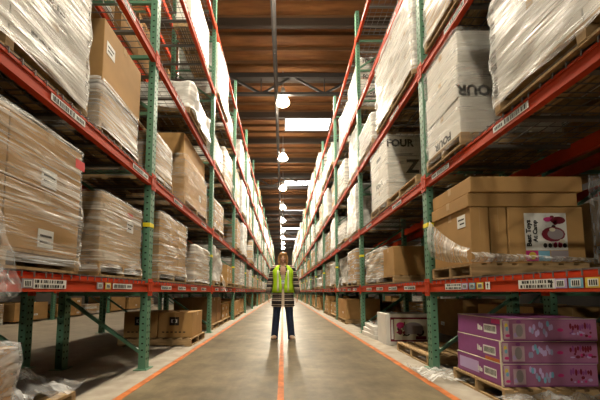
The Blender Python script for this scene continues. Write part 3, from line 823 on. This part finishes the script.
# ------------------------------------------------------------------ things on the floor, left
pallet(-2.10, 1.66, 0, 'wooden pallet under crumpled film in the near corner of left rack')
def drape(p, a, b):
    q = Vector(p); 
    q.z += .27*max(0, 1-abs(p.y+.02)*2.8)*min(1, max(0, (.54-p.x)/.4))
    if p.x > .40: q.z -= .0
    return q
tag(link('plastic_film', sheet_me(1.05, .58, 41, .12, 34, 'film_loose', drape), None, (-2.10, 1.93, PH+.0)), 'crumpled clear film on the pallet in the near left corner', 'film')
t = thing('bagged_load', 'film-covered carton on the floor-level pallet in the near left corner', 'load', (-2.02, 1.46, PH+.001))
link('carton', carton_me(.86, .40, .44, 'tan'), t); link('plastic_bag', wrap_me(.89, .43, .46, 43, 'film_loose', amp=.02, lump=.04, lid=.2, flare=.1, z0=0.), t)

def ex_logo(mm):
    mm.box(-.10, .06, -.281, -.2785, .20, .34, 2)
    mm.box(-.07, .03, -.283, -.281, .245, .30, 3); mm.disc((-.02, -.2835, .272), .03, .03, (1, 0, 0), (0, 0, 1), 2)
    for i in range(6): mm.box(-.22+i*.07, -.18+i*.07, -.2805, -.2785, .08, .10, 2)
    for i in range(3): mm.box(.279, .2815, -.15+i*.12, -.08+i*.12, .1+.03*(i % 2), .2, 2)
pallet(-2.1, 4.95, 0, 'wooden pallet under the two low brown cartons with black logos', 0, (1.2, .75, 1))
for i, (x, w) in enumerate(((-2.38, 'farther under the rack'), (-1.80, 'nearer the aisle'))):
    tag(link('carton', carton_me(.565, .56, .42, 'tan', True, ex_logo), None, (x, 4.93, PH+.001)), 'brown carton with black square logo past the near green post, %s' % w, 'carton', 'cartons with black logos')
pallet(-2.13, 7.0, 0, 'wooden pallet under the tall dark cartons behind the logo cartons')
for i in range(2):
    tag(link('carton', carton_me(.9, .46, .62, 'tan_dark', True, None), None, (-2.13, 6.76+.48*i, PH+.001)), 'tall dark brown carton at floor level in third left bay, %s' % ('nearer one', 'farther one')[i], 'carton')
# ------------------------------------------------------------------ things on the floor, right
pallet(2.16, 2.54, 0, 'wooden pallet under the purple toy cartons', 0, (.85, .62, 1))
def purple_me(k):
    w, l, h = .78, .55, .180; m = MB()
    m.box(-w/2, w/2, -l/2, l/2, 0, h, 0, .004)
    e = .0012
    m.box(-w/2+.004, w/2-.004, -l/2-e, -l/2+.001, .012, h-.012, 1)          # printed long side
    m.box(-w/2-e, -w/2+.001, -l/2+.012, l/2-.012, .010, h-.010, 0)
    for a in ((-w/2-e, w/2+e, -l/2-e, -l/2+.008), (-w/2-e, w/2+e, l/2-.008, l/2+e), (-w/2-e, -w/2+.008, -l/2+.008, l/2-.008), (w/2-.008, w/2+e, -l/2+.008, l/2-.008)): m.box(*a, h-.004, h+.0006, 4)
    m.box(-w/2-e, -w/2+.012, -l/2-e, -l/2+.012, 0, h, 4)
    # barcode label on the short side
    x = -w/2-.0025
    m.box(x, x+.002, -.22, -.08, .05, .12, 3)
    for i in range(9): m.box(x-.001, x+.001, -.21+i*.014, -.203+i*.014, .065, .11, 2)
    for i in range(3): m.box(x, x+.002, -.06+.02*i, -.045+.02*i, .06, .06+.03+.01*i, 3)
    if k == 0: m.box(x, x+.002, -.26, -.17, .135, .172, 6)
    if k == 2: m.box(x, x+.002, -.02, .24, .04, .14, 5)
    if k == 1: m.box(x, x+.002, -.26, -.1, .002, .03, 8)
    y = -w; rr = random.Random(50+k)
    def d(cx, cz, rx, rz, mi): m.disc((cx, -l/2-.0016-.0002*mi, cz), rx, rz, (1, 0, 0), (0, 0, 1), mi)
    m.box(-.375, -.33, -l/2-.0014, -l/2, .02, .165, 13); m.box(-.30, -.20, -l/2-.0014, -l/2, .02, .14, 13)
    d(-.355, .125, .013, .02, 9); d(-.35, .10, .012, .018, 11); d(-.25, .085, .03, .05, 10); d(-.345, .045, .02, .012, 6); d(-.25, .155, .02, .014, 0); d(-.28, .05, .018, .02, 5)
    for i in range(12): d(-.16+.016*i, .05+.09*rr.random(), .012, .025, rr.choice((5, 14, 5, 11)))
    d(.085, .09, .026, .014, 6); d(.085, .093, .014, .005, 1)
    for i in range(9): d(.17+.02*i, .105+.02*rr.random(), .010, .016+.012*rr.random(), rr.choice((7, 7, 0)))
    for i in range(11): d(rr.uniform(.16, .36), rr.uniform(.03, .08), rr.uniform(.008, .02), rr.uniform(.006, .014), rr.choice((6, 5, 0, 7)))
    return m.me('toy_carton', ['purple', 'pink', 'ink', 'paper', 'cream', 'lilac', 'rose', 'maroon', 'line', 'yellowprint', 'greyprint', 'skyblue', 'maroon', 'pinkpale', 'bluegrey'])
for k, w in enumerate(('bottom', 'middle', 'top')):
    tag(link('toy_carton', purple_me(2-k), None, (2.145 + .006*k, 2.54-.004*k, PH+.001+.181*k), rad((.8, -.3, .5)[k])), 'purple and pink toy carton beside near post, %s of its stack of three' % w, 'carton', 'purple toy cartons')
def slump(p, a, b): return Vector((p.x, p.y, p.z*(.5 + .9*b) + .05*b*b))
tag(link('plastic_film', sheet_me(1.05, .34, 51, .085, 34, 'film_loose', slump), None, (2.2, 2.04, .0)), 'crumpled clear film on floor before the purple cartons', 'film')
tag(link('plastic_film', sheet_me(.42, .5, 53, .08, 22, 'film_white'), None, (1.62, 2.98, .0)), 'white crumpled film at the foot of the near right post', 'film')
pallet(2.24, 3.82, 0, 'empty wooden pallet on the floor before the white picture carton', 0, (1.0, .86, 1))
def atv(mm):
    y = -.225
    def d(cx, cz, rx, rz, mi): mm.disc((cx, y-.0022-.0003*mi, cz), rx, rz, (1, 0, 0), (0, 0, 1), mi)
    mm.box(-.30, .335, y-.0012, y+.001, .06, .46, 6)         # maroon panel
    mm.box(-.235, .31, y-.002, y, .085, .43, 8)
    mm.box(-.285, -.25, y-.002, y, .10, .42, 3)
    rr = random.Random(4)
    d(.08, .28, .17, .10, 7); d(.06, .25, .12, .07, 3); d(-.13, .33, .07, .05, 5); d(-.14, .22, .04, .05, 6); d(.19, .22, .07, .07, 2); d(.19, .22, .04, .04, 7); d(-.03, .2, .06, .05, 2); d(-.03, .2, .035, .03, 7)
    for i in range(10): d(rr.uniform(-.18, .26), rr.uniform(.14, .38), rr.uniform(.01, .03), rr.uniform(.01, .03), rr.choice((2, 5, 6, 7)))
    mm.box(.12, .29, y-.003, y, .095, .15, 6)
m = MB(); carton_mb(.74, .45, .52, 'white_card', False, m); atv(m)
tag(link('picture_carton', m.me('picture_carton', ['white_card', 'tape', 'ink', 'paper', 'red_ink', 'rose', 'maroon', 'greyprint', 'cream']), None, (2.10, 4.88, 0), rad(-1)), 'white carton with large dark red picture panel, standing on the floor', 'carton')
for i, w in enumerate(('bottom', 'middle', 'top')):
    tag(link('flat_carton', carton_me(.62, .75, .075, 'white_card', False), None, (2.0+.02*i, 5.55+.03*i, .077*i), rad(3-4*i)), 'flat white pack behind the picture carton, %s of its stack' % w, 'carton', 'flat white packs')
tag(link('plastic_film', sheet_me(.5, .5, 57, .07, 20, 'film_white'), None, (2.03, 5.6, .232)), 'crumpled white film on top of the flat white packs', 'film')

# ------------------------------------------------------------------ the person
M['skin'] = mat('skin', (.62, .36, .24), .5, var=.06, scale=20)
M['lips'] = mat('lips', (.45, .10, .09), .4)
M['eye'] = mat('dark_eyes', (.03, .02, .02), .2)
M['hair'] = mat('auburn_blonde_hair', (.46, .23, .08), .45, var=.45, scale=30, stretch=(3, 3, .4))
M['vest'] = mat('lime_high_visibility_fabric', (.50, .83, .02), .7, var=.06, scale=30)
M['silver'] = mat('reflective_tape', (.75, .78, .55), .35)
M['denim'] = mat('dark_denim', (.022, .035, .075), .85, var=.3, scale=25)
M['shoe'] = mat('tan_shoe_leather', (.62, .47, .33), .5)
M['sole'] = mat('pale_sole', (.55, .5, .42), .7)
M['shirt'] = mat('beige_shirt', (.70, .56, .43), .8)
def knit(name, axis, freq):
    m, nt, N, L, b = new_mat(name)
    tc = N.new('ShaderNodeTexCoord'); sp = N.new('ShaderNodeSeparateXYZ'); L.new(tc.outputs['Object'], sp.inputs[0])
    n = N.new('ShaderNodeTexNoise'); n.inputs['Scale'].default_value = 45; L.new(tc.outputs['Object'], n.inputs['Vector'])
    v = math_node(N, 'ADD', math_node(N, 'MULTIPLY', sp.outputs[axis], freq, L), math_node(N, 'MULTIPLY', n.outputs['Fac'], .5, L), L)
    w = math_node(N, 'SINE', v, None, L)
    w2 = math_node(N, 'SINE', math_node(N, 'MULTIPLY', v, .37, L), None, L)
    r = N.new('ShaderNodeValToRGB'); r.color_ramp.interpolation = 'CONSTANT'; e = r.color_ramp.elements
    e[0].color = (.025, .02, .02, 1); e[1].position = .66; e[1].color = (.42, .30, .22, 1)
    x = e.new(.82); x.color = (.66, .58, .50, 1)
    mr = N.new('ShaderNodeMapRange'); mr.inputs[1].default_value = -1.6; mr.inputs[2].default_value = 1.6
    L.new(math_node(N, 'ADD', w, math_node(N, 'MULTIPLY', w2, .6, L), L), mr.inputs[0]); L.new(mr.outputs[0], r.inputs[0]); L.new(r.outputs[0], b.inputs['Base Color'])
    b.inputs['Roughness'].default_value = .9
    return m
M['knit'] = knit('striped_knit', 'Z', 165.)
P = thing('person', 'woman in lime safety vest, striped cardigan and dark jeans standing in the aisle', 'person', (.0, 5.19, 0))
def remesh(o, v, sm=4):
    r = o.modifiers.new('remesh', 'REMESH'); r.mode = 'VOXEL'; r.voxel_size = v; r.use_smooth_shade = True
    s = o.modifiers.new('smooth', 'SMOOTH'); s.factor = .5; s.iterations = sm
    return o
def limb(m, pts, n=14):
    for (p, r), (q, s) in zip(pts, pts[1:]):
        m.cone(p, q, r, s, n); m.ball(q, s, seg=n)
    m.ball(pts[0][0], pts[0][1], seg=n)
# body (faces -y)
m = MB()
m.ball((0, .005, 1.535), (.068, .085, .098)); m.ball((0, -.02, 1.478), (.05, .06, .052))      # skull, jaw
m.ball((0, -.086, 1.505), (.012, .018, .018), seg=10); m.cone((0, -.072, 1.545), (0, -.088, 1.505), .007, .011, 8)
m.ball((0, -.068, 1.447), (.02, .015, .014), seg=10)
for s in (-1, 1):
    m.ball((s*.07, .01, 1.515), (.010, .02, .03), seg=8); m.ball((s*.03, -.062, 1.505), (.022, .018, .02), seg=8)
m.cone((0, .012, 1.33), (0, .0, 1.47), .056, .048, 14)
m.ball((0, 0, 1.25), (.155, .10, .14)); m.ball((0, 0, 1.08), (.125, .09, .15)); m.ball((0, .0, .92), (.16, .105, .13))
for s in (-1, 1):
    limb(m, [((s*.06, .01, 1.355), .05), ((s*.165, .01, 1.325), .055), ((s*.225, .015, 1.09), .042), ((s*.262, -.03, .85), .028)])
    # hand: palm, four unequal bent fingers, thumb towards the front
    hx, hy, hz = s*.268, -.036, .80
    m.ball((hx, hy, hz), (.018, .038, .046), seg=12)
    for k, (dy, ln) in enumerate(((-.027, .070), (-.009, .080), (.009, .074), (.027, .058))):
        a = (hx, hy+dy, hz-.036); bb = (hx + s*.001, hy+dy*1.1-.002, hz-.036-ln*.55); c = (hx - s*.014, hy+dy*1.1-.006, hz-.036-ln)
        limb(m, [(a, .0088), (bb, .0080), (c, .0068)], 8)
    limb(m, [((hx-s*.004, hy-.03, hz+.018), .0105), ((hx-s*.010, hy-.055, hz-.012), .0092), ((hx-s*.016, hy-.060, hz-.042), .0075)], 8)
    limb(m, [((s*.08, 0, .88), .085), ((s*.115, -.01, .48), .058), ((s*.15, .015, .10), .038)])
    m.ball((s*.16, -.05, .05), (.038, .10, .04))
body = remesh(link('body', m.me('body', ['skin']), P), .006, 3)
for s in (-1, 1):
    link('eye', MB().ball((0, 0, 0), (.012, .006, .0065), seg=10).me('eye', ['eye']), P, (s*.027, -.079, 1.535))
link('lips', MB().ball((0, 0, 0), (.022, .008, .008), seg=10).me('lips', ['lips']), P, (0, -.079, 1.468))
# hair: bob with side-swept fringe
m = MB(); m.ball((0, .02, 1.555), (.088, .098, .095)); m.ball((0, .05, 1.48), (.088, .065, .09))
for s in (-1, 1): m.ball((s*.075, .01, 1.49), (.026, .05, .095)); m.ball((s*.07, -.02, 1.43), (.022, .03, .05))
m.ball((.03, -.055, 1.598), (.05, .035, .03)); m.ball((-.045, -.05, 1.585), (.03, .035, .035))
remesh(link('hair', m.me('hair', ['hair']), P), .006, 3)
# jeans
m = MB(); m.ball((0, .0, .90), (.168, .115, .12))
for s in (-1, 1): limb(m, [((s*.085, 0, .88), .096), ((s*.12, -.01, .48), .070), ((s*.155, .012, .09), .066), ((s*.157, .01, .045), .072)])
remesh(link('jeans', m.me('jeans', ['denim']), P), .009, 4)
for s in (-1, 1):
    m = MB(); m.ball((0, -.02, .052), (.045, .10, .042)); m.ball((0, .05, .058), (.042, .05, .048)); 
    m2 = MB(); m2.ball((0, 0, 0), .001)
    sh = remesh(link('shoe', m.me('shoe', ['shoe']), P, (s*.165, -.06, 0), s*rad(22)), .006, 3); m2.bm.free()
    so = MB(); so.grid([[(.047*math.cos(a)*(1 if math.sin(a) < 0 else .9), .125*math.sin(a)-.0, z) for a in [2*PI*i/20 for i in range(20)]] for z in (0., .016)], closed=True)
    so.disc((0, 0, .016), .047, .125, (1, 0, 0), (0, 1, 0), 0, 20)
    link('sole', so.me('sole', ['sole']), sh, (0, 0, 0))
# cardigan, shirt, vest: lofted shells with an open front
def shell(secs, gap, n=28, solid=.006):
    """secs: (z, rx, ry, cy); gap(z) = half-angle left open at the front"""
    m = MB(); P_ = []
    for z, rx, ry, cy in secs:
        g = gap(z); P_.append([(rx*math.sin(a), cy - ry*math.cos(a), z) for a in [g + (2*PI-2*g)*i/n for i in range(n+1)]])
    m.grid(P_); return m
body_secs = [(.615, .218, .155, .0), (.72, .212, .15, 0), (.86, .195, .14, 0), (.98, .172, .125, 0), (1.08, .165, .12, 0), (1.2, .178, .125, 0), (1.29, .18, .115, .005), (1.345, .145, .085, .01), (1.385, .08, .065, .015)]
m = shell(body_secs, lambda z: .13 if z < 1.1 else .13+.9*(z-1.1))
card = link('cardigan', m.me('cardigan', ['knit']), P)
sm = card.modifiers.new('solid', 'SOLIDIFY'); sm.thickness = .008
for s in (-1, 1):
    m = MB(); limb(m, [((s*.13, .01, 1.325), .062), ((s*.175, .01, 1.31), .066), ((s*.235, .015, 1.09), .060), ((s*.268, -.028, .885), .056)])
    o = remesh(link('sleeve', m.me('sleeve', ['knit']), card), .009, 3)
m = shell([(z, rx-.014, ry-.014, cy) for z, rx, ry, cy in body_secs if z < 1.26], lambda z: 0.001)
link('shirt', m.me('shirt', ['shirt']), P)
vs = [(.875, .212, .158, 0), (.98, .190, .142, 0), (1.08, .182, .136, 0), (1.2, .196, .14, 0), (1.29, .205, .13, .005), (1.345, .168, .10, .01), (1.385, .095, .078, .015)]
m = shell(vs, lambda z: .10 if z < 1.08 else .10 + 1.35*(z-1.08))
vest = link('safety_vest', m.me('safety_vest', ['vest']), P); sm = vest.modifiers.new('solid', 'SOLIDIFY'); sm.thickness = .006; sm.offset = 1
for s in (-1, 1):
    m = MB()
    m.grid([[(s*(.095+w), yv, z) for w in (-.016, .016)] for z, yv in ((.90, -.152), (.98, -.136), (1.08, -.131), (1.2, -.134), (1.29, -.125))])
    o = link('reflective_stripe', m.me('reflective_stripe', ['silver']), vest); q = o.modifiers.new('solid', 'SOLIDIFY'); q.thickness = .004; q.offset = 0
link('badge', MB().box(-.028, .028, -.163, -.159, 1.035, 1.10, 0).box(-.02, .02, -.1645, -.163, 1.07, 1.09, 1).box(-.003, .003, -.16, -.155, 1.10, 1.2, 2).me('badge', ['paper', 'skyblue', 'ink']), P)

# ------------------------------------------------------------------ world and view
w = bpy.data.worlds.new('world'); SC.world = w; w.use_nodes = True
w.node_tree.nodes['Background'].inputs[0].default_value = (.75, .85, 1, 1); w.node_tree.nodes['Background'].inputs[1].default_value = .01
SC.view_settings.view_transform = 'Standard'; SC.view_settings.look = 'None'
SC.view_settings.exposure = -.22; SC.view_settings.gamma = 1.; SC.view_settings.use_curve_mapping = False
SC.cycles.max_bounces = 8; SC.cycles.diffuse_bounces = 1; SC.cycles.transparent_max_bounces = 24
SC.cycles.caustics_reflective = False; SC.cycles.caustics_refractive = False
SC.cycles.sample_clamp_indirect = 6.
